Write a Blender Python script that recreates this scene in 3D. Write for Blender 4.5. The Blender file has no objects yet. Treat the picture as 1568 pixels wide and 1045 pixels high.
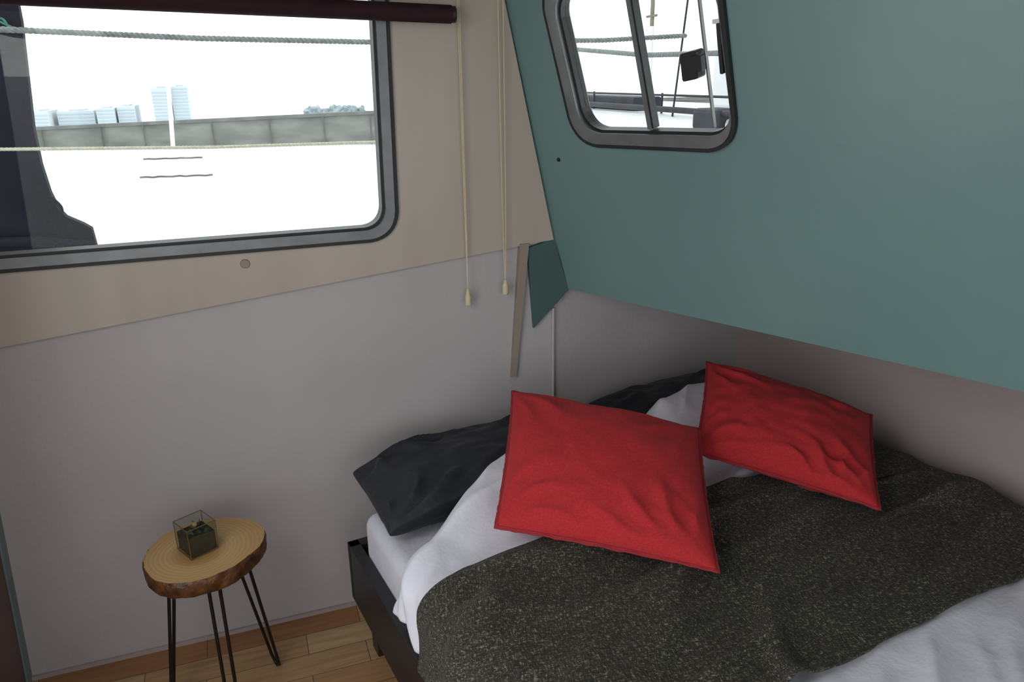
import bpy, bmesh, math, random
from mathutils import Vector, Matrix, noise
random.seed(4)
scene = bpy.context.scene
scene.view_settings.view_transform = 'Standard'
scene.view_settings.exposure = 0.0

# ------------------------------------------------------------------ helpers
def lin(c):
    c = c/255.0
    return c/12.92 if c <= 0.04045 else ((c+0.055)/1.055)**2.4
def rgb(r, g, b): return (lin(r), lin(g), lin(b), 1)

def new_mat(name):
    m = bpy.data.materials.new(name); m.use_nodes = True
    nt = m.node_tree; b = nt.nodes['Principled BSDF']
    return m, nt, b

def mat(name, c1, c2=None, rough=0.6, scale=8, stretch=(1, 1, 1), bump=0.0, bscale=None, metal=0.0, sheen=0.0, detail=4, coords='Object', bdist=0.01, bstretch=None, spec=.5):
    m, nt, b = new_mat(name)
    N, L = nt.nodes, nt.links
    b.inputs['Roughness'].default_value = rough
    b.inputs['Metallic'].default_value = metal
    b.inputs['Specular IOR Level'].default_value = spec
    if sheen: b.inputs['Sheen Weight'].default_value = sheen
    tc = N.new('ShaderNodeTexCoord')
    mp = N.new('ShaderNodeMapping'); mp.inputs['Scale'].default_value = stretch
    L.new(tc.outputs[coords], mp.inputs['Vector'])
    nz = N.new('ShaderNodeTexNoise'); nz.inputs['Scale'].default_value = scale; nz.inputs['Detail'].default_value = detail
    L.new(mp.outputs[0], nz.inputs['Vector'])
    cr = N.new('ShaderNodeValToRGB')
    cr.color_ramp.elements[0].position = 0.3; cr.color_ramp.elements[1].position = 0.7
    cr.color_ramp.elements[0].color = c1; cr.color_ramp.elements[1].color = c2 or c1
    L.new(nz.outputs['Fac'], cr.inputs['Fac']); L.new(cr.outputs['Color'], b.inputs['Base Color'])
    if bump:
        mp2 = N.new('ShaderNodeMapping'); mp2.inputs['Scale'].default_value = bstretch or stretch
        L.new(tc.outputs[coords], mp2.inputs['Vector'])
        n2 = N.new('ShaderNodeTexNoise'); n2.inputs['Scale'].default_value = bscale or scale; n2.inputs['Detail'].default_value = 5
        L.new(mp2.outputs[0], n2.inputs['Vector'])
        bp = N.new('ShaderNodeBump'); bp.inputs['Strength'].default_value = bump; bp.inputs['Distance'].default_value = bdist
        L.new(n2.outputs['Fac'], bp.inputs['Height']); L.new(bp.outputs[0], b.inputs['Normal'])
    return m

def obj(name, me, mats=(), parent=None, smooth=False):
    o = bpy.data.objects.new(name, me); scene.collection.objects.link(o)
    for m in mats: me.materials.append(m)
    if smooth:
        for p in me.polygons: p.use_smooth = True
    if parent: o.parent = parent
    return o
def empty(name):
    o = bpy.data.objects.new(name, None); scene.collection.objects.link(o); o.empty_display_size = .05
    return o
def pydata(name, v, f, mats=(), parent=None, smooth=False):
    me = bpy.data.meshes.new(name); me.from_pydata([tuple(p) for p in v], [], f); me.update()
    return obj(name, me, mats, parent, smooth)
def bm_obj(name, bm, mats=(), parent=None, smooth=False):
    bmesh.ops.recalc_face_normals(bm, faces=bm.faces)
    me = bpy.data.meshes.new(name); bm.to_mesh(me); bm.free()
    return obj(name, me, mats, parent, smooth)
def box(name, lo, hi, m, parent=None, bevel=0.0, M=None, seg=2):
    bm = bmesh.new(); bmesh.ops.create_cube(bm, size=1)
    for v in bm.verts:
        v.co = Vector([lo[i]+(v.co[i]+.5)*(hi[i]-lo[i]) for i in range(3)])
    if bevel: bmesh.ops.bevel(bm, geom=bm.edges[:], offset=bevel, segments=seg, affect='EDGES', profile=.5)
    if M: bm.transform(M)
    return bm_obj(name, bm, [m], parent)

def rquad(c, r, n=8):
    out = []
    k = len(c)
    for i in range(k):
        p = Vector(c[i]); a = (Vector(c[i-1])-p).normalized(); b = (Vector(c[(i+1) % k])-p).normalized()
        p0 = p+a*r; p1 = p+b*r
        for j in range(n+1):
            t = j/n
            out.append(((1-t)**2*p0 + 2*t*(1-t)*(p*.82+(p0+p1)*.09) + t*t*p1))
    return [(q.x, q.y) for q in out]

def plate(name, outer, holes, d0, d1, M, m, parent=None):
    bm = bmesh.new(); es = []
    for loop in [outer]+list(holes):
        vs = [bm.verts.new((x, y, d0)) for x, y in loop]
        for i in range(len(vs)): es.append(bm.edges.new((vs[i], vs[(i+1) % len(vs)])))
    bmesh.ops.triangle_fill(bm, edges=es, use_beauty=True, use_dissolve=False)
    r = bmesh.ops.extrude_face_region(bm, geom=bm.faces[:])
    for v in [g for g in r['geom'] if isinstance(g, bmesh.types.BMVert)]: v.co.z = d1
    bm.transform(M)
    return bm_obj(name, bm, [m], parent)

def tube(name, pts, r, m, parent=None, cyclic=False, res=3, smooth_path=False):
    cu = bpy.data.curves.new(name, 'CURVE'); cu.dimensions = '3D'
    sp = cu.splines.new('NURBS' if smooth_path else 'POLY'); sp.points.add(len(pts)-1)
    for i, p in enumerate(pts): sp.points[i].co = (*p, 1)
    sp.use_cyclic_u = cyclic
    if smooth_path: sp.use_endpoint_u = True; sp.order_u = 3
    cu.bevel_depth = r; cu.bevel_resolution = res; cu.use_fill_caps = True
    tmp = bpy.data.objects.new('tmp', cu); scene.collection.objects.link(tmp)
    dg = bpy.context.evaluated_depsgraph_get()
    me = bpy.data.meshes.new_from_object(tmp.evaluated_get(dg))
    bpy.data.objects.remove(tmp)
    me.name = name
    me.materials.clear()
    return obj(name, me, [m], parent, True)

def twisted_rope(name, pts, r, m, pitch=.06, parent=None):
    P = [Vector(p) for p in pts]
    L = [0]
    for i in range(1, len(P)): L.append(L[-1]+(P[i]-P[i-1]).length)
    tot = L[-1]; n = int(tot/pitch*8)
    root = empty(name)
    if parent: root.parent = parent
    for s in range(3):
        q = []
        for k in range(n+1):
            d = tot*k/n; i = 1
            while i < len(L)-1 and L[i] < d: i += 1
            f = (d-L[i-1])/max(1e-6, L[i]-L[i-1]); c = P[i-1].lerp(P[i], f)
            t = (P[i]-P[i-1]).normalized(); a = t.cross(Vector((0, 0, 1))).normalized(); b = t.cross(a)
            an = 2*math.pi*(d/pitch+s/3)
            q.append(c+(a*math.cos(an)+b*math.sin(an))*r*.5)
        tube('strand_%d' % (s+1), q, r*.55, m, root, res=2)
    return root

def ss(a, b, x):
    t = max(0, min(1, (x-a)/(b-a))); return t*t*(3-2*t)
def nz(x, y, z=0): return noise.noise(Vector((x, y, z)))

# ------------------------------------------------------------------ materials
m_wall = mat('wall_paint_grey', rgb(172, 167, 168), rgb(180, 175, 176), .5, 3, bump=.35, bscale=45, bdist=.004)
m_wallr = mat('wall_paint_taupe', rgb(160, 148, 144), rgb(168, 156, 152), .6, 3, bump=.2, bscale=60, bdist=.004)
m_panel = mat('panel_beige', rgb(174, 164, 152), rgb(182, 172, 160), .30, 2.0, stretch=(5, 1, .3), bump=.05, bscale=20, bdist=.004)
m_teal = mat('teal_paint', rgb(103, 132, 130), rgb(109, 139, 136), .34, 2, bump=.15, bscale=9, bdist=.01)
m_teal_shade = mat('teal_paint_shaded', rgb(62, 90, 88), rgb(68, 96, 94), .5, 3)  # same teal with shade put into the colour, for the shadowed return face
m_ceil = mat('ceiling_paint', rgb(150, 146, 140), None, .6)
m_black = mat('black_wood', rgb(28, 28, 31), rgb(36, 36, 40), .42, 5, stretch=(1, 8, 8), bump=.1, bscale=20)
m_white = mat('white_cotton', rgb(214, 214, 226), rgb(222, 222, 232), .85, 6, bump=.4, bscale=18, bdist=.012, sheen=.1)
m_navy = mat('navy_cotton', rgb(22, 25, 33), rgb(29, 32, 41), .7, 6, bump=.5, bscale=16, bdist=.015, sheen=.05)
m_alu = mat('aluminium', rgb(116, 118, 120), rgb(130, 132, 134), .42, 20, metal=.6)
m_rub = mat('black_rubber', rgb(26, 26, 28), rgb(34, 34, 36), .5, 10)
m_iron = mat('black_iron', rgb(24, 23, 24), rgb(32, 30, 30), .4, 20, metal=.4)
m_cord = mat('cream_cord', rgb(204, 190, 152), rgb(216, 204, 170), .7, 200)
m_maroon = mat('dark_maroon_fabric', rgb(40, 22, 28), rgb(50, 28, 34), .8, 30, bump=.2, spec=.2)
m_rope = mat('grey_rope', rgb(96, 102, 102), rgb(130, 136, 136), .9, 60)
m_ropeg = mat('green_rope', rgb(50, 100, 84), rgb(80, 130, 110), .9, 60)
m_ropew = mat('cream_rope', rgb(170, 170, 150), rgb(195, 194, 178), .9, 60)
m_hull = mat('dark_hull_paint', rgb(20, 21, 30), rgb(34, 34, 44), .7, 3, bump=.2, bscale=8, spec=.08)
m_quay = mat('quay_stone', rgb(92, 94, 90), rgb(130, 131, 126), .9, .7, stretch=(1, 1, 3), detail=8)
m_build = mat('distant_building', rgb(184, 193, 199), rgb(192, 200, 205), .9, .6)
m_boatw = mat('white_gelcoat', rgb(200, 203, 205), rgb(220, 221, 223), .4, 1)
m_brass = mat('brass', rgb(130, 112, 76), rgb(150, 128, 86), .35, 30, metal=.8)
m_soil = mat('dark_moss', rgb(16, 19, 16), rgb(30, 34, 24), .8, 60, bump=.6)
m_door = mat('brown_door', rgb(96, 72, 66), rgb(112, 84, 76), .5, 4, stretch=(1, 1, .2))
m_strip = mat('blue_grey_trim', rgb(112, 128, 132), rgb(124, 140, 144), .4, 5)

m_water, nt, b = new_mat('river_water')
b.inputs['Base Color'].default_value = (.86, .87, .86, 1); b.inputs['Roughness'].default_value = .35  # near-white base colour stands in for sky reflected on the water
w = nt.nodes.new('ShaderNodeTexNoise'); w.inputs['Scale'].default_value = 1.2; w.inputs['Detail'].default_value = 6
tc = nt.nodes.new('ShaderNodeTexCoord'); nt.links.new(tc.outputs['Object'], w.inputs['Vector'])
bp = nt.nodes.new('ShaderNodeBump'); bp.inputs['Strength'].default_value = .3; bp.inputs['Distance'].default_value = .1
nt.links.new(w.outputs['Fac'], bp.inputs['Height']); nt.links.new(bp.outputs[0], b.inputs['Normal'])

def thin_glass(name, tint, refl):
    m, nt, b = new_mat(name); nt.nodes.remove(b)
    tr = nt.nodes.new('ShaderNodeBsdfTransparent'); tr.inputs[0].default_value = tint
    gl = nt.nodes.new('ShaderNodeBsdfGlossy'); gl.inputs['Roughness'].default_value = .02
    mx = nt.nodes.new('ShaderNodeMixShader'); mx.inputs[0].default_value = refl
    nt.links.new(tr.outputs[0], mx.inputs[1]); nt.links.new(gl.outputs[0], mx.inputs[2])
    nt.links.new(mx.outputs[0], nt.nodes['Material Output'].inputs[0])
    return m
m_glass = thin_glass('window_glass', (.96, .98, .97, 1), .012)
m_cglass = thin_glass('clear_glass', (.86, .90, .87, 1), .10)

def fabric(name, c1, c2, wscale, bump, rough=.85, speck=None, st=.18, p0=.16, p1=.38, p2=.46, sheen=.25, rot=8, bd=.003):
    m, nt, b = new_mat(name); N, L = nt.nodes, nt.links
    b.inputs['Roughness'].default_value = rough; b.inputs['Sheen Weight'].default_value = sheen; b.inputs['Specular IOR Level'].default_value = .12
    tc = N.new('ShaderNodeTexCoord')
    def noi(s_, sc, det=3):
        mp0 = N.new('ShaderNodeMapping'); mp0.inputs['Rotation'].default_value = (0, 0, math.radians(rot))
        mp = N.new('ShaderNodeMapping'); mp.inputs['Scale'].default_value = s_
        L.new(tc.outputs['Object'], mp0.inputs['Vector']); L.new(mp0.outputs[0], mp.inputs['Vector'])
        n = N.new('ShaderNodeTexNoise'); n.inputs['Scale'].default_value = sc; n.inputs['Detail'].default_value = det
        L.new(mp.outputs[0], n.inputs['Vector']); return n.outputs['Fac']
    a = noi((1, st, 1), wscale); c = noi((st, 1, 1), wscale)
    mm = N.new('ShaderNodeMath'); mm.operation = 'MULTIPLY'; L.new(a, mm.inputs[0]); L.new(c, mm.inputs[1])
    cr = N.new('ShaderNodeValToRGB'); cr.color_ramp.elements[0].position = p0; cr.color_ramp.elements[1].position = p1
    cr.color_ramp.elements[0].color = c1; cr.color_ramp.elements[1].color = c2
    if speck:
        e = cr.color_ramp.elements.new(p2); e.color = speck
    L.new(mm.outputs[0], cr.inputs['Fac']); L.new(cr.outputs['Color'], b.inputs['Base Color'])
    bp = N.new('ShaderNodeBump'); bp.inputs['Strength'].default_value = bump; bp.inputs['Distance'].default_value = bd
    L.new(mm.outputs[0], bp.inputs['Height']); L.new(bp.outputs[0], b.inputs['Normal'])
    return m
m_red = fabric('red_cotton', rgb(170, 44, 49), rgb(182, 54, 57), 300, .12, rough=1.0, sheen=.04)
m_throw = fabric('charcoal_wool_weave', rgb(48, 47, 42), rgb(74, 72, 63), 420, .8, .95, rgb(138, 135, 120), st=.22, p0=.19, p1=.30, p2=.41, sheen=.05, bd=.004)

m_floor, nt, b = new_mat('oak_planks'); N, L = nt.nodes, nt.links
tc = N.new('ShaderNodeTexCoord')
br = N.new('ShaderNodeTexBrick'); br.inputs['Scale'].default_value = 1; br.inputs['Brick Width'].default_value = .42; br.inputs['Row Height'].default_value = .085
br.inputs['Mortar Size'].default_value = .0010; br.inputs['Color1'].default_value = rgb(154, 104, 62); br.inputs['Color2'].default_value = rgb(184, 156, 116); br.inputs['Mortar'].default_value = rgb(84, 60, 42)
br.offset = .37
L.new(tc.outputs['Object'], br.inputs['Vector'])
mp = N.new('ShaderNodeMapping'); mp.inputs['Scale'].default_value = (2, 24, 1); L.new(tc.outputs['Object'], mp.inputs['Vector'])
n1 = N.new('ShaderNodeTexNoise'); n1.inputs['Scale'].default_value = 3; n1.inputs['Detail'].default_value = 6; n1.inputs['Distortion'].default_value = .6; L.new(mp.outputs[0], n1.inputs['Vector'])
mxc = N.new('ShaderNodeMix'); mxc.data_type = 'RGBA'; mxc.blend_type = 'MULTIPLY'; mxc.inputs[0].default_value = .45
cr = N.new('ShaderNodeValToRGB'); cr.color_ramp.elements[0].position = .35; cr.color_ramp.elements[0].color = (.5, .42, .34, 1); cr.color_ramp.elements[1].position = .65
L.new(n1.outputs['Fac'], cr.inputs[0]); L.new(br.outputs['Color'], mxc.inputs[6]); L.new(cr.outputs[0], mxc.inputs[7]); L.new(mxc.outputs[2], b.inputs['Base Color'])
b.inputs['Roughness'].default_value = .38

m_rings, nt, b = new_mat('log_slice_rings'); N, L = nt.nodes, nt.links
tc = N.new('ShaderNodeTexCoord'); mp = N.new('ShaderNodeMapping'); mp.inputs['Location'].default_value = (.012, .01, 0)
L.new(tc.outputs['Object'], mp.inputs['Vector'])
wv = N.new('ShaderNodeTexWave'); wv.wave_type = 'RINGS'; wv.rings_direction = 'Z'; wv.inputs['Scale'].default_value = 32; wv.inputs['Distortion'].default_value = 3.5; wv.inputs['Detail'].default_value = 4; wv.inputs['Detail Scale'].default_value = .5
L.new(mp.outputs[0], wv.inputs['Vector'])
cr = N.new('ShaderNodeValToRGB'); cr.color_ramp.elements[0].color = rgb(186, 152, 102); cr.color_ramp.elements[1].color = rgb(194, 163, 114)
L.new(wv.outputs['Fac'], cr.inputs[0])
vl = N.new('ShaderNodeVectorMath'); vl.operation = 'LENGTH'; L.new(mp.outputs[0], vl.inputs[0])
cr2 = N.new('ShaderNodeValToRGB'); cr2.color_ramp.elements[0].position = .0; cr2.color_ramp.elements[0].color = (.66, .55, .42, 1); cr2.color_ramp.elements[1].position = .13; cr2.color_ramp.elements[1].color = (.9, .84, .74, 1)
e = cr2.color_ramp.elements.new(.055); e.color = (.86, .78, .68, 1)
e = cr2.color_ramp.elements.new(.07); e.color = (1, 1, 1, 1)
L.new(vl.outputs['Value'], cr2.inputs[0])
mxc = N.new('ShaderNodeMix'); mxc.data_type = 'RGBA'; mxc.blend_type = 'MULTIPLY'; mxc.inputs[0].default_value = 1
L.new(cr.outputs[0], mxc.inputs[6]); L.new(cr2.outputs[0], mxc.inputs[7]); L.new(mxc.outputs[2], b.inputs['Base Color']); b.inputs['Roughness'].default_value = .4
m_bark = mat('varnished_bark', rgb(36, 20, 12), rgb(112, 68, 34), .4, 30, bump=.9, bscale=40, bdist=.008)

# ------------------------------------------------------------------ room shell
I = Matrix(((1, 0, 0, 0), (0, 0, 1, 0), (0, 1, 0, 0), (0, 0, 0, 1)))
HZ = 2.05
hole1 = rquad([(.06, 1.112), (1.028, 1.112), (1.038, 1.77), (.06, 1.77)], .06)
plate('wall_left', [(-.12, -.02), (1.482, -.02), (1.482, .93), (1.50, .93), (1.27, HZ), (-.12, HZ)], [hole1], 0, .05, I, m_wall)
plate('trim_1', [(-.10, .907), (1.478, 1.064), (1.262, HZ), (-.10, HZ)], [hole1], -.014, 0, I, m_panel)

def vwall(name, p0, p1, z0, z1, th, m):
    a = Vector((*p0, 0)); b = Vector((*p1, 0)); d = (b-a).normalized(); n = Vector((d.y, -d.x, 0))*-th
    v = [a, b, b+n, a+n]; vv = [p+Vector((0, 0, z0)) for p in v]+[p+Vector((0, 0, z1)) for p in v]
    return pydata(name, vv, [(0, 1, 2, 3), (4, 5, 6, 7), (0, 1, 5, 4), (1, 2, 6, 5), (2, 3, 7, 6), (3, 0, 4, 7)], [m])
vwall('wall_bow', (1.482, 0), (2.25, .145), -.02, .93, .05, m_wall)
vwall('wall_right', (2.25, .145), (2.70, -3.1), -.02, .93, .05, m_wallr)
box('floor', (-.3, -3.2, -.04), (2.95, .3, 0), m_floor)

eh = Vector((.4316, -.902, 0)); up = Vector((-.1809, -.0866, .9797)).normalized(); nn = eh.cross(up)
inward = Vector((-.902, -.4316, -.2047)).normalized()
if nn.dot(inward) > 0: nn = -nn
B0 = Vector((1.52, 0, .915))
MT = Matrix((( eh.x, up.x, nn.x, B0.x), (eh.y, up.y, nn.y, B0.y), (eh.z, up.z, nn.z, B0.z), (0, 0, 0, 1)))
hole2 = rquad([(.126, .437), (.560, .444), (.526, .80), (.07, .80)], .06)
plate('wall_teal', [(.004, .012), (.02, .0), (3.4, 0), (3.4, 1.16), (-.118, 1.16), (-.03, .2)], [hole2], 0, .03, MT, m_teal)
plate('trim_2', [(1.40, 1.045), (1.478, 1.066), (1.528, .912), (1.418, .808)], [], -.012, 0, I, m_teal_shade)
pydata('trim_3', [(1.52, .01, .916), (2.98, -3.05, .916), (2.98, -3.1, .916), (2.30, .15, .916), (1.52, .01, .93), (2.98, -3.05, .93), (2.98, -3.1, .93), (2.30, .15, .93)],
       [(0, 1, 2, 3), (4, 5, 6, 7), (0, 1, 5, 4), (2, 3, 7, 6), (3, 0, 4, 7), (1, 2, 6, 5)], [m_wallr])
tube('trim_4', [(1.482, -.004, .0), (1.482, -.004, .86)], .005, m_wall)
tube('trim_8', [(2.376, -.747, .0), (2.376, -.747, .916)], .002, m_wallr)
m_post = mat('taupe_lath', rgb(140, 128, 118), rgb(152, 140, 130), .6, 5, stretch=(6, 1, .4))
pydata('trim_5', [(1.376, -.02, 1.06), (1.402, -.02, 1.06), (1.362, -.012, .665), (1.346, -.012, .665), (1.376, 0, 1.06), (1.402, 0, 1.06), (1.362, 0, .665), (1.346, 0, .665)],
       [(0, 1, 2, 3), (4, 5, 6, 7), (0, 1, 5, 4), (2, 3, 7, 6), (3, 0, 4, 7), (1, 2, 6, 5)], [m_post])
box('ceiling', (-.12, -3.2, HZ), (2.95, .06, HZ+.04), m_ceil)
plate('wall_back', [(-.12, 0), (2.95, 0), (2.95, HZ), (-.12, HZ)], [[(.0, .55), (1.9, .55), (1.9, 1.75), (.0, 1.75)]], -3.2, -3.12, I, m_wallr)  # out of view; opening shaped to let light onto the left wall
def part(name, y0, y1, th, z0, z1, m, off=0):
    v = []
    for z in (z0, z1):
        x = -.02+.05*z+off
        v += [(x, y0, z), (x, y1, z), (x-th, y1, z), (x-th, y0, z)]
    return pydata(name, v, [(0, 1, 2, 3), (4, 5, 6, 7), (0, 1, 5, 4), (1, 2, 6, 5), (2, 3, 7, 6), (3, 0, 4, 7)], [m])
part('trim_6', 0, -.04, .05, 0, HZ, m_strip, .004)
part('door_1', -.042, -.75, .04, 0, HZ, m_door)
part('wall_side', -.75, -3.12, .05, 0, .35, m_wall)  # out of view; gap above left open to light bed and teal wall
part('trim_7', -.75, -3.12, .05, 1.65, HZ, m_wall)  # unseen upper strip, lowers the opening to keep the teal top darker
box('baseboard_left', (-.02, -.008, 0), (1.48, 0, .012), m_wallr)

# ------------------------------------------------------------------ window 1
w1 = empty('window_1')
def rr(x0, z0, x1, z1, x1t, r): return rquad([(x0, z0), (x1, z0), (x1t, z1), (x0, z1)], r)
o_ = rr(.05, 1.10, 1.04, 1.78, 1.05, .075); a_ = rr(.06, 1.110, 1.029, 1.77, 1.039, .066)
g_ = rr(.075, 1.132, 1.006, 1.755, 1.016, .052); h_ = rr(.08, 1.139, .999, 1.75, 1.009, .048)
plate('rubber_seal', o_, [a_], -.022, -.012, I, m_rub, w1)
plate('aluminium_frame', a_, [g_], -.028, .05, I, m_alu, w1)
plate('inner_gasket', g_, [h_], -.014, .03, I, m_rub, w1)
plate('pane', h_, [], .010, .014, I, m_glass, w1)

# ------------------------------------------------------------------ window 2
w2 = empty('window_2')
o_ = rquad([(.112, .425), (.574, .432), (.538, .82), (.052, .82)], .075)
a_ = rquad([(.122, .435), (.566, .442), (.530, .81), (.064, .81)], .066)
g_ = rquad([(.146, .462), (.564, .470), (.529, .79), (.097, .79)], .058)
h_ = rquad([(.152, .468), (.560, .476), (.525, .785), (.104, .785)], .053)
plate('rubber_seal', o_, [a_], -.014, -.002, MT, m_rub, w2)
plate('aluminium_frame', a_, [g_], -.018, .035, MT, m_alu, w2)
plate('inner_gasket', g_, [h_], -.006, .025, MT, m_rub, w2)
plate('pane', h_, [], .010, .013, MT, m_glass, w2)
plate('divider', [(.335, .474), (.347, .474), (.310, .788), (.298, .788)], [], -.004, .022, MT, m_alu, w2)
plate('divider_seal', [(.347, .476), (.351, .476), (.314, .786), (.310, .786)], [], -.002, .022, MT, m_rub, w2)
plate('latch', rquad([(.448, .585), (.488, .592), (.484, .650), (.444, .643)], .006), [], -.022, .008, MT, m_rub, w2)
plate('latch_tab', rquad([(.474, .605), (.502, .608), (.500, .642), (.472, .638)], .004), [], -.030, -.014, MT, m_rub, w2)
plate('slide_handle', rquad([(.538, .60), (.546, .60), (.540, .70), (.532, .70)], .003), [], -.020, .0, MT, m_rub, w2)
plate('sash_edge', [(.505, .482), (.509, .482), (.480, .786), (.476, .786)], [], -.001, .009, MT, m_alu, w2)

def disc(name, c, r, th, axis, m):
    bm = bmesh.new(); bmesh.ops.create_cone(bm, cap_ends=True, segments=24, radius1=r, radius2=r*.85, depth=th)
    q = Vector((0, 0, 1)).rotation_difference(axis); bm.transform(Matrix.Translation(c) @ q.to_matrix().to_4x4())
    return bm_obj(name, bm, [m], None)
disc('screw_cap', Vector((.651, -.016, 1.072)), .012, .004, Vector((0, -1, 0)), mat('cap_plastic', rgb(150, 134, 124), None, .6))
disc('screw_cap', Vector((1.468, -.07, 1.29)), .006, .004, inward, m_rub)

# ------------------------------------------------------------------ roller blind + cords
rb = empty('roller_blind')
tube('rolled_fabric', [(.09, -.07, 1.676), (1.186, -.07, 1.643)], .021, m_maroon, rb, res=6)
tube('end_cap', [(1.184, -.07, 1.643), (1.196, -.07, 1.643)], .019, m_rub, rb, res=6)
box('bracket', (1.188, -.075, 1.63), (1.197, -.014, 1.655), m_alu, rb)
def cord(x, zt, zb, spread):
    c = empty('blind_cord')
    pts1 = [(x-spread, -.03, 1.9), (x-spread*.9, -.03, 1.4), (x-spread*.4, -.03, zt+.06), (x, -.03, zt)]
    pts2 = [(x+spread, -.032, 1.9), (x+spread*.8, -.032, 1.4), (x+spread*.5, -.031, zt+.06), (x, -.03, zt)]
    tube('strand_1', pts1, .0012, m_cord, c, smooth_path=True); tube('strand_2', pts2, .0012, m_cord, c, smooth_path=True)
    bm = bmesh.new()
    prof = [(0, .0), (.004, .0), (.0055, .3), (.0085, .45), (.0085, .95), (.007, 1), (0, 1)]
    seg = 16; rings = []
    for r_, k in prof:
        z = zt+(zb-zt)*k
        rings.append([bm.verts.new((x+r_*math.cos(2*math.pi*i/seg), -.03+r_*math.sin(2*math.pi*i/seg), z)) for i in range(seg)] if r_ > 0 else [bm.verts.new((x, -.03, z))])
    for a, b2 in zip(rings[:-1], rings[1:]):
        for i in range(seg):
            j = (i+1) % seg
            if len(a) == 1: bm.faces.new((a[0], b2[i], b2[j]))
            elif len(b2) == 1: bm.faces.new((a[i], a[j], b2[0]))
            else: bm.faces.new((a[i], a[j], b2[j], b2[i]))
    bm_obj('toggle', bm, [m_cord], c, True)
    box('cleat', (x-.012, -.04, 1.895), (x+.012, -.014, 1.91), m_alu, c)
cord(1.217, .952, .905, .002); cord(1.326, .968, .925, .007)

# ------------------------------------------------------------------ stool
st = empty('log_slice_stool'); cx, cy, zt = .475, -.255, .45
bm = bmesh.new(); seg = 96
def rad(a): return .1335+.006*math.sin(2*a+.4)+.004*math.sin(3*a+1)+.0035*nz(math.cos(a)*2, math.sin(a)*2, 3)+.0025*nz(math.cos(a)*9, math.sin(a)*9, 1)
levels = [(.0, .985), (-.004, 1.0), (-.018, 1.012), (-.034, .99), (-.044, .955), (-.046, .93)]
rings = []
for dz, k in levels:
    ring = []
    for i in range(seg):
        a = 2*math.pi*i/seg; rr_ = rad(a)*k+.005*nz(math.cos(a)*5, math.sin(a)*5, dz*60)*(1 if dz < -.002 else 0)
        ring.append(bm.verts.new((rr_*math.cos(a), rr_*math.sin(a), dz)))
    rings.append(ring)
ft = bm.faces.new(rings[0]); ft.material_index = 0
fb = bm.faces.new(rings[-1][::-1]); fb.material_index = 1
for a, b2 in zip(rings[:-1], rings[1:]):
    for i in range(seg):
        f = bm.faces.new((a[i], a[(i+1) % seg], b2[(i+1) % seg], b2[i])); f.material_index = 1; f.smooth = True
s = bm_obj('seat', bm, [m_rings, m_bark], st); s.location = (cx, cy, zt)
for k, (ang, fx, fy, sp_) in enumerate([(30, .600, -.185, .034), (172, .340, -.235, .034), (280, .49, -.345, .012)]):
    a = math.radians(ang); d = Vector((math.cos(a), math.sin(a), 0)); p = Vector((-d.y, d.x, 0)); c = Vector((cx, cy, .406))
    t1 = c+d*.08+p*sp_; t2 = c+d*.08-p*sp_; ft_ = Vector((fx, fy, .004))
    pts = [t1, t1.lerp(ft_+p*.012, .93), ft_+p*.010+Vector((0, 0, .008)), ft_, ft_-p*.010+Vector((0, 0, .008)), t2.lerp(ft_-p*.012, .93), t2]
    tube('hairpin_leg_%d' % (k+1), pts, .0042, m_iron, st)
    bx = box('leg_plate_%d' % (k+1), (-.03, -.045, -.002), (.03, .045, .001), m_iron, st, M=Matrix.Translation(c+d*.07) @ Matrix.Rotation(a, 4, 'Z'))

gc = empty('glass_terrarium'); G = Matrix.Translation((.463, -.258, zt+.0015)) @ Matrix.Rotation(math.radians(28), 4, 'Z')
hs, hh = .034, .075
corners = [(-hs, -hs), (hs, -hs), (hs, hs), (-hs, hs)]
def gp(x, y, z): return G @ Vector((x, y, z))
for i in range(4):
    x, y = corners[i]; x2, y2 = corners[(i+1) % 4]
    tube('edge_%d' % i, [gp(x, y, 0), gp(x, y, hh)], .0009, m_brass, gc)
    tube('rim_%d' % i, [gp(x, y, hh), gp(x2, y2, hh)], .0011, m_brass, gc)
    tube('foot_%d' % i, [gp(x, y, .001), gp(x2, y2, .001)], .0009, m_brass, gc)
    pydata('pane_%d' % i, [gp(x, y, .002), gp(x2, y2, .002), gp(x2, y2, hh), gp(x, y, hh)], [(0, 1, 2, 3)], [m_cglass], gc)
box('moss_fill', (-hs+.002, -hs+.002, .002), (hs-.002, hs-.002, .050), m_soil, gc, bevel=.004, M=G)
m_leaf = mat('moss_green', rgb(44, 52, 28), rgb(74, 80, 42), .7, 90)
for q in range(22):
    bm = bmesh.new(); bmesh.ops.create_icosphere(bm, subdivisions=2, radius=random.uniform(.004, .008))
    for v in bm.verts: v.co *= 1+.4*nz(v.co.x*150+q, v.co.y*150, v.co.z*150)
    bm.transform(G @ Matrix.Translation((random.uniform(-.024, .024), random.uniform(-.024, .024), .050)))
    bm_obj('moss_tuft_%d' % q, bm, [m_soil if q % 3 else m_leaf], gc)
bm = bmesh.new(); bmesh.ops.create_icosphere(bm, subdivisions=2, radius=.006)
for v in bm.verts: v.co *= 1+.35*nz(v.co.x*150, v.co.y*150, v.co.z*150)
bm.transform(G @ Matrix.Translation((0, 0, .066)))
bm_obj('seed_pod', bm, [mat('seed_brown', rgb(120, 90, 60), rgb(160, 130, 90), .8, 60)], gc)
tube('stem', [gp(0, 0, .045), gp(.003, 0, .066), gp(-.004, .003, .076)], .0012, m_brass, gc)
tube('stem_b', [gp(.004, .002, .045), gp(.012, .004, .060), gp(.016, .006, .070)], .0010, m_leaf, gc)

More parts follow.
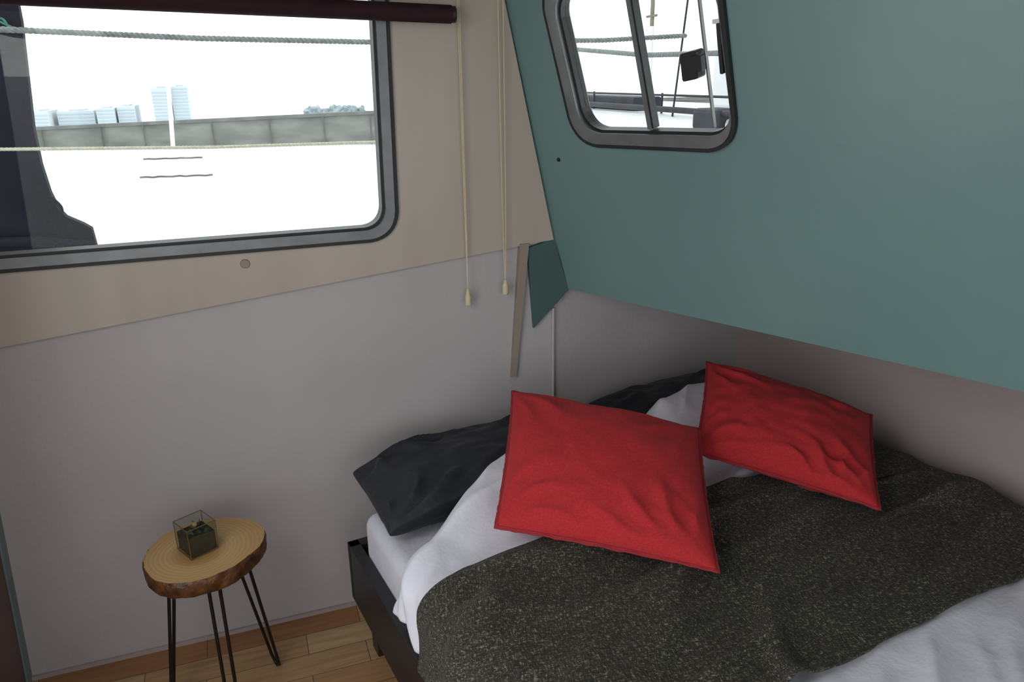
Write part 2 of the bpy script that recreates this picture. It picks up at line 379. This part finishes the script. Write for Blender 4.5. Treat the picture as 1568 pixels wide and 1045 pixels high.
# ------------------------------------------------------------------ bed
OB = Vector((.816, -.172, 0)); es_ = Vector((.990, .139, 0)).normalized(); et_ = Vector((.139, -.990, 0)).normalized()
MB = Matrix(((es_.x, et_.x, 0, OB.x), (es_.y, et_.y, 0, OB.y), (0, 0, 1, 0), (0, 0, 0, 1)))
def bp_(s, t, z): return MB @ Vector((s, t, z))
BW, BL = 1.42, 2.02
bed = empty('bed')
box('rail_left', (0, .0, .155), (.03, BL, .33), m_black, bed, .002, MB)
box('rail_right', (BW-.03, .0, .155), (BW, BL, .33), m_black, bed, .002, MB)
box('rail_head', (.0, -.002, .155), (BW, .028, .33), m_black, bed, .002, MB)
box('rail_foot', (.0, BL-.03, .155), (BW, BL, .33), m_black, bed, .002, MB)
for i, (x, y) in enumerate([(.035, .035), (BW-.085, .035), (.035, BL-.085), (BW-.085, BL-.085)]):
    box('leg_%d' % (i+1), (x, y, 0), (x+.05, y+.05, .30), m_black, bed, .002, MB)
for i in range(12):
    t = .1+i*.16; box('slat_%d' % i, (.03, t, .245), (BW-.03, t+.07, .262), m_black, bed, 0, MB)
bm = bmesh.new(); bmesh.ops.create_cube(bm, size=1)
for v in bm.verts: v.co = Vector((.716+v.co.x*1.365, 1.02+v.co.y*1.94, .353+v.co.z*.175))
bmesh.ops.bevel(bm, geom=bm.edges[:], offset=.035, segments=5, affect='EDGES', profile=.5)
bm.transform(MB); bm_obj('mattress', bm, [m_white], bed, True)

def pillow_bump(s, t):
    b = 0
    for c, w_ in ((.36, .30), (1.03, .30)):
        b = max(b, (1-ss(w_-.14, w_+.04, abs(s-c))))
    return b*(1-ss(.20, .50, t))
def Z(s, t):
    z = .487
    z += .108*pillow_bump(s, t)
    z += .010*nz(s*3, t*3, 1)+.006*nz(s*7, t*7, 4)
    z -= .03*ss(1.34, 1.42, s)
    return z
def ridge(x): return math.exp(-(math.sin(x)**2)*3.5)*2-.75
def folds(a, t, amp, kk, ang, seed, mask=1.6, off=.45):
    x = a*math.cos(ang)+t*math.sin(ang); y = -a*math.sin(ang)+t*math.cos(ang)
    v = ridge(x*kk*.5+nz(x*2.2+seed, y*2.0, seed)*2.6+nz(x*7, y*3, seed)*.5)
    m_ = off+nz(x*3.1, y*3.3+seed*3, 2)*mask
    return amp*v*max(0, min(1, m_))
def surf(a, t, lift):
    r = .055
    z0 = Z(max(a, .06), t)+lift
    sx = lambda q: .035+q*(1.41-.035)/1.41
    if a > r: return Vector((sx(a), t, z0)), Vector((0, 0, 1))
    L_ = r*math.pi/2
    d = r-a
    if d < L_:
        an = d/r; return Vector((sx(r)-(r+lift)*math.sin(an), t, z0-r+r*math.cos(an))), Vector((-math.sin(an), 0, math.cos(an)))
    d2 = d-L_
    return Vector((sx(r)-r-lift-.05*d2, t, z0-r-d2)), Vector((-1, 0, 0))
def cloth(name, amin, amax, t0f, t1f, lift, fold, th, m, na=150, ntt=150, parent=None, roll=0.0):
    v, f = [], []
    for j in range(ntt+1):
        for i in range(na+1):
            fa = i/na; a0 = amin+(amax-amin)*fa
            t0 = t0f(a0); t1 = t1f(a0); ft = (j/ntt)**1.3; t = t0+(t1-t0)*ft
            am = amin+.018*nz(t*5, 2.2, 1)
            a = am+(amax-am)*fa
            p, n = surf(a, t, lift)
            dsp = fold(a, t)
            e = min(1, ft*(t1-t0)/.045)
            if roll: dsp += -roll*(1-math.sqrt(max(0, 1-(1-e)**2)))
            p = p+n*dsp
            v.append(bp_(*p))
    for j in range(ntt):
        for i in range(na):
            k = j*(na+1)+i; f.append((k, k+1, k+na+2, k+na+1))
    o = pydata(name, v, f, [m], parent, True)
    md = o.modifiers.new('th', 'SOLIDIFY'); md.thickness = th; md.offset = -1
    me = o.data
    if me.polygons[len(me.polygons)//2].normal.z < 0: me.flip_normals()
    return o
def te(a):
    if a < .45: v = .375-.47*max(0, a)
    else: v = .1635+.01*ss(.5, .8, a)-.05*ss(.85, 1.1, a)
    return v+.010*math.sin(a*11)
def foldA(a, t):
    k = 1-.85*ss(.44, .58, t)*(1-ss(1.05, 1.15, t))
    k2 = 1-.35*ss(1.0, 1.15, t)
    return (folds(a, t, .015, 46, 1.12, 3, 1.2, .85)+folds(a, t, .006, 85, .8, 7, 1.6, .5)+.002*nz(a*18, t*18, 2))*k*k2
cloth('duvet', -.118, 1.395, te, lambda a: 1.93, .028, foldA, .020, m_white, 300, 400, roll=.03)
def tt0(a): return .515+.02*nz(a*4, 1, 1)+.04*(1-ss(-.1, .1, a))-.02*ss(.9, 1.4, a)
def tt1(a): return 1.085+.015*nz(a*5, 6, 1)
cloth('throw_blanket', -.150, 1.405, tt0, tt1, .040,
      lambda a, t: foldA(a, t)+.003+max(0, .006+folds(a, t, .015, 22, .95, 11, 1.4, .7)+folds(a, t, .009, 46, 1.6, 5, 1.5, .6)), .006, m_throw, 260, 190)

# ------------------------------------------------------------------ cushions and pillows
def soft(name, q, T, m, wr=.012, n=72, bow=.05, seed=1, seam=True, exp=.42, seam_m=None, droop=0, fan=.8):
    Q = [bp_(*c) for c in q]
    root = empty(name)
    nrm = ((Q[1]-Q[0]).cross(Q[3]-Q[0])).normalized()
    if nrm.z < 0: nrm = -nrm
    def base(u, v):
        uu = u*(1-bow*(1-v*v)*(abs(u)**2)); vv = v*(1-bow*(1-u*u)*(abs(v)**2))
        a, b2 = (uu+1)/2, (vv+1)/2
        p = Q[0]*(1-a)*(1-b2)+Q[1]*a*(1-b2)+Q[2]*a*b2+Q[3]*(1-a)*b2
        if droop: p = p-Vector((0, 0, droop*ss(.55, 1, -u)))
        return p
    def wrk(u, v, side):
        w_ = 0
        for k, (cu_, cv_) in enumerate(((-1, -1), (1, -1), (1, 1), (-1, 1))):
            du, dv = u-cu_, v-cv_; d = math.hypot(du, dv); an = math.atan2(dv, du)
            w_ += ridge(an*6+2.5*nz(d*1.5+seed, k, seed)+k*1.7+seed)*math.exp(-(d-.5)**2/.10)*(.25+1.1*abs(nz(k*3.1+.3, seed*1.3, .5))*2)
        w_ += .8*nz(u*2.2+seed, v*2.2, seed*2+side)+.35*nz(u*6+seed, v*6, seed+side)
        w_ += .9*ridge((u*.8-v*.7)*3.5+3*nz(u*1.5, v*1.5, seed))*max(0, nz(u*1.1+5+seed, v*1.1, seed)+.05)
        cu2, cv2 = .75, -1.15
        an = math.atan2(v-cv2, u-cu2); d = math.hypot(u-cu2, v-cv2)
        w_ += fan*ridge(an*7+nz(d*2, seed, 1)*2)*math.exp(-(d-.65)**2/.06)
        return w_
    bm = bmesh.new(); grids = []
    for side in (1, -1):
        g = []
        for j in range(n+1):
            row = []
            for i in range(n+1):
                u = math.sin((i/n-.5)*math.pi); v = math.sin((j/n-.5)*math.pi)
                e = ((1-u*u)*(1-v*v))
                h = T*(max(e, 0)**exp)*(1 if side == 1 else .75)
                p = base(u, v)+nrm*side*(h+wr*wrk(u, v, side)*min(1, max(e, 0)**.5*1.6))
                edge = (i in (0, n) or j in (0, n))
                if edge and side == -1: row.append(grids[0][j][i])
                else: row.append(bm.verts.new(p))
            g.append(row)
        grids.append(g)
        for j in range(n):
            for i in range(n):
                fs = (g[j][i], g[j][i+1], g[j+1][i+1], g[j+1][i])
                bm.faces.new(fs if side == 1 else fs[::-1])
    o = bm_obj('cover', bm, [m], root, True)
    if seam:
        pts = []; K = 60
        for k in range(K): pts.append((-1+2*k/K, -1))
        for k in range(K): pts.append((1, -1+2*k/K))
        for k in range(K): pts.append((1-2*k/K, 1))
        for k in range(K): pts.append((-1, 1-2*k/K))
        cen = base(0, 0)
        P = []
        for k, (u, v) in enumerate(pts):
            p = base(u, v); p = p+(p-cen).normalized()*(.006+.002*nz(k*.6, 1, 1))+nrm*.004*nz(k*.25, 3, seed)
            P.append(p)
        bm = bmesh.new(); inn = [bm.verts.new(base(u*.985, v*.985)+nrm*.002) for u, v in pts]; out = [bm.verts.new(p) for p in P]
        for k in range(len(P)):
            j = (k+1) % len(P); bm.faces.new((inn[k], inn[j], out[j], out[k]))
        f_ = bm_obj('seam_flange', bm, [seam_m or m], root, True)
        md = f_.modifiers.new('t', 'SOLIDIFY'); md.thickness = .004; md.offset = 0
        tube('piping', P, .0026, seam_m or m, root, cyclic=True, res=2)
    return root
soft('bed_pillow', [(.035, .27, .515), (.67, .27, .515), (.67, -.05, .535), (.04, -.03, .53)], .066, m_navy, .014, seed=3, seam=False, exp=.28, bow=.02, droop=.02)
soft('bed_pillow', [(.80, .27, .515), (1.38, .27, .515), (1.36, -.06, .535), (.80, -.06, .53)], .062, m_navy, .010, seed=6, seam=False, exp=.32, bow=.02)
m_pipe = mat('dark_red_piping', rgb(140, 30, 37), rgb(152, 36, 42), .8, 200)
soft('throw_cushion', [(.21, .48, .58), (.525, .82, .57), (.776, .465, .67), (.445, .12, .715)], .076, m_red, .0065, seed=2, bow=.035, seam_m=m_pipe, fan=.9)
soft('throw_cushion', [(.80, .44, .59), (1.0, .82, .57), (1.29, .56, .63), (1.058, .18, .70)], .072, m_red, .0115, seed=5, bow=.035, seam_m=m_pipe)

# ------------------------------------------------------------------ outside
bm = bmesh.new()
wv_ = [bm.verts.new(p) for p in ((-160, -60, -1), (160, -60, -1), (160, 200, -1), (-160, 200, -1))]
bm.faces.new(wv_); bm_obj('ground_river', bm, [m_water])
a = Vector((-6.4, 34.5, 0)); d = Vector((12.7, -4.4, 0)).normalized(); pq = Vector((-d.y, d.x, 0))
qw = empty('quay_wall')
def qpt(s, z, o=0): p = a+d*s+pq*o; return (p.x, p.y, z)
v = []; n = 40
for k in range(n+1):
    s_ = -30+k*1.75; zt_ = -.16+.42*(s_/13.4)*1.0 if s_ < 26 else .6
    v += [qpt(s_, -1.1), qpt(s_, zt_), qpt(s_, zt_, .7), qpt(s_, -1.1, .7)]
f = []
for k in range(n):
    for j in range(3): f.append((4*k+j, 4*k+4+j, 4*k+5+j, 4*k+1+j))
pydata('masonry', v, f, [m_quay], qw)
v = []
for k in range(n+1):
    s_ = -30+k*1.75; zt_ = -.16+.42*(s_/13.4)*1.0 if s_ < 26 else .6
    v += [qpt(s_, zt_-.1, -.08), qpt(s_, zt_+.02, -.08), qpt(s_, zt_+.02, .4), qpt(s_, zt_-.1, .4)]
pydata('coping', v, f, [mat('coping_dark', rgb(90, 92, 92), rgb(112, 114, 112), .9, 2)], qw)
m_fend = mat('fender_timber', rgb(84, 84, 80), rgb(100, 100, 96), .9, 2)
for k in range(16):
    s_ = -12+k*2.1+random.uniform(-.5, .5); zt_ = -.16+.42*(s_/13.4)
    p0 = qpt(s_, -1.05, -.1); p1 = qpt(s_, zt_-.1, -.1); tube('fender_pile_%d' % k, [p0, p1], .03, m_fend, qw)
hd = empty('quay_shrubs'); m_bush = mat('hedge', rgb(120, 136, 140), rgb(160, 172, 176), .9, 4)
for k in range(8):
    s_ = 10.8+k*.3; zt_ = -.16+.42*(s_/13.4)
    bm = bmesh.new(); bmesh.ops.create_icosphere(bm, subdivisions=3, radius=random.uniform(.18, .28))
    for v_ in bm.verts: v_.co *= 1+.5*nz(v_.co.x*6+k, v_.co.y*6, v_.co.z*6)
    bm.transform(Matrix.Translation(Vector(qpt(s_, zt_+.0, 1.2)))); bm_obj('bush_%d' % k, bm, [m_bush], hd)
m_band = mat('tower_glazing', rgb(166, 182, 192), None, .7)
def tower(x0, x1, y, z1, name='office_tower', cols=0):
    r_ = empty(name)
    box('block', (x0, y, -1), (x1, y+3, z1), m_build, r_)
    box('roof_plant', (x0+.3*(x1-x0), y+.5, z1), (x0+.7*(x1-x0), y+2, z1+.07), m_build, r_)
    h = z1+1; nf = int(h/.17)
    for k in range(nf):
        z = -1+.17*k+.06
        if z > z1-.06: break
        box('window_band_%d' % k, (x0+.04, y-.02, z), (x1-.04, y+.02, z+.06), m_band, r_)
tower(-2.68, -1.75, 45, 1.20); tower(-1.72, -.87, 45.3, 1.27)
tower(-5.46, -4.6, 45, .22, 'office_block'); tower(-4.5, -3.62, 45.4, .30, 'office_block'); tower(-8.4, -7.7, 45, .16, 'office_block')
tower(-7.46, -5.7, 46, .10, 'office_block')
tube('channel_marker_post', [(-.894, 28, 1.39), (-1.07, 28, -1.0)], .075, m_boatw)
fl = empty('floating_boom')
m_drift = mat('wet_timber', rgb(70, 74, 74), rgb(110, 112, 110), .7, 2)
tube('timber_1', [(-2.0+.17*k, 27.4-.03*k+.08*math.sin(k*2), -.98) for k in range(12)], .035, m_drift, fl)
tube('timber_2', [(-1.65+.17*k, 21.7-.03*k+.1*math.sin(k*2.4), -.98) for k in range(12)], .03, m_drift, fl)
nb = empty('neighbour_barge')
poly = [(.055, 2.2), (.05, 1.70), (.02, 1.35), (.02, 1.23), (.03, 1.13), (.045, 1.07), (.065, 1.04), (.115, 1.01), (.14, .99), (.145, .92), (-.1, .88), (-.2, -1.05), (-2.5, -1.05), (-2.5, 2.2)]
plate('bow_plate', poly, [], 1.2, 1.24, I, m_hull, nb)
tube('rubbing_strake', [(-2.0, 1.18, 1.02), (-.1, 1.18, .975), (.05, 1.18, .945), (.14, 1.2, .93)], .018, m_hull, nb, smooth_path=True)
tube('bow_seam', [(-.5, 1.19, 1.62), (-.05, 1.19, 1.60), (.03, 1.19, 1.60)], .006, m_hull, nb)
tube('shackle_chain', [(.03, 1.17, 1.12), (.05, 1.17, 1.10), (.065, 1.17, 1.07), (.055, 1.17, 1.05)], .007, m_hull, nb, smooth_path=True)
tube('green_line', [(-.1, 1.17, 1.69), (-.02, 1.17, 1.705), (.02, 1.17, 1.68), (.06, 1.17, 1.665)], .004, m_ropeg, nb, smooth_path=True)
tube('green_line_loop', [(-.05, 1.17, 1.64), (-.02, 1.17, 1.70), (.01, 1.17, 1.71), (.015, 1.17, 1.67)], .004, m_ropeg, nb, smooth_path=True)
twisted_rope('mooring_rope', [(-1.2, 1.15, 1.72), (-.02, 1.15, 1.672), (.6, 1.15, 1.645), (1.25, 1.15, 1.632), (2.2, 1.15, 1.64), (2.6, 1.15, 1.66)], .010, m_rope, .05, nb)
twisted_rope('mooring_line', [(-1.2, 1.15, 1.30), (-.09, 1.15, 1.29), (.6, 1.15, 1.268), (1.25, 1.15, 1.262), (1.5, 1.15, 1.262)], .006, m_ropew, .04, nb)

mb = empty('moored_boat')
m_dark = mat('dark_fittings', rgb(36, 38, 44), rgb(58, 60, 66), .6, 3, spec=.2)
box('hull', (4.9, 3.6, -1.0), (7.0, 12, 1.12), m_boatw, mb, .05)
tube('gunwale', [(4.88, 3.6, 1.16), (4.88, 6, 1.17), (4.88, 12, 1.2)], .03, m_dark, mb)
tube('rail_1', [(4.95, 3.6, 1.30), (4.95, 12, 1.30)], .012, m_dark, mb)
box('locker', (4.95, 5.9, 1.12), (5.3, 7.9, 1.27), m_dark, mb, .02)
box('fender_block', (4.8, 4.1, 1.0), (5.1, 4.5, 1.2), m_dark, mb, .04)
for k in range(5): tube('stanchion_%d' % k, [(4.95, 3.7+k*1.6, 1.1), (4.95, 3.7+k*1.6, 1.32)], .012, m_dark, mb)
tube('coil', [(4.9+.02*math.sin(k), 7.4+.25*math.cos(k*.9)+.02*k, 1.2+.02*math.sin(k*1.3)+.004*k) for k in range(18)], .018, m_ropew, mb, smooth_path=True)
box('wheelhouse', (6.2, 4.3, 1.1), (7.4, 6.3, 3.2), m_boatw, mb, .05)
box('wheelhouse_window', (6.16, 4.5, 2.2), (6.2, 6.15, 2.9), m_dark, mb, .01)
box('wheelhouse_trim', (6.16, 4.3, 2.05), (6.2, 6.3, 2.1), m_alu, mb)
m_och = mat('galvanised_ochre', rgb(110, 104, 88), rgb(122, 116, 100), .7, 8)
tube('bollard', [(5.0, 5.66, 1.98), (5.0, 5.66, 2.25)], .022, m_och, mb)
tube('bollard_post', [(5.0, 5.66, 1.12), (5.0, 5.66, 1.98)], .022, m_boatw, mb)
tube('bollard_bar', [(5.0, 5.57, 2.08), (5.0, 5.77, 2.08)], .013, m_och, mb)
tube('stay', [(4.9, 5.0, 1.1), (4.9, 4.7, 3.0)], .010, m_dark, mb)
twisted_rope('mooring_rope', [(2.6, 2.6, 1.66), (2.6, 2.33, 1.645), (2.6, 1.5, 1.59), (2.6, .87, 1.58), (2.6, .2, 1.60)], .012, m_rope, .05, mb)

# ------------------------------------------------------------------ world + lamp
wd = bpy.data.worlds.new('overcast'); scene.world = wd; wd.use_nodes = True
bg = wd.node_tree.nodes['Background']; bg.inputs['Color'].default_value = (.95, .98, 1.0, 1); bg.inputs['Strength'].default_value = 2.15
l = bpy.data.lights.new('added_fold_light', 'AREA'); l.shape = 'RECTANGLE'; l.size = .7; l.size_y = .5; l.energy = 6; l.color = (1, .98, .96)  # added area lamp, unseen, aimed at the bed to bring out folds
lo = bpy.data.objects.new('added_fold_light', l); scene.collection.objects.link(lo); lo.location = (.12, -1.35, 1.72)
lo.rotation_euler = (Vector((1.5, -.75, .5))-lo.location).to_track_quat('-Z', 'Y').to_euler()

# ------------------------------------------------------------------ camera
cam = bpy.data.cameras.new('camera'); co = bpy.data.objects.new('camera', cam); scene.collection.objects.link(co)
cam.sensor_width = 36; cam.lens = 27.0; cam.clip_start = .02; cam.clip_end = 500
R = Vector((0.93914, -0.34324, -0.01403)); D = Vector((-0.12423, -0.30126, -0.94541)); F = Vector((0.32028, 0.88962, -0.32557))
Mx = Matrix((( R.x, -D.x, -F.x), (R.y, -D.y, -F.y), (R.z, -D.z, -F.z)))
co.matrix_world = Matrix.Translation((.639, -1.986, 1.5)) @ Mx.to_4x4()
scene.camera = co
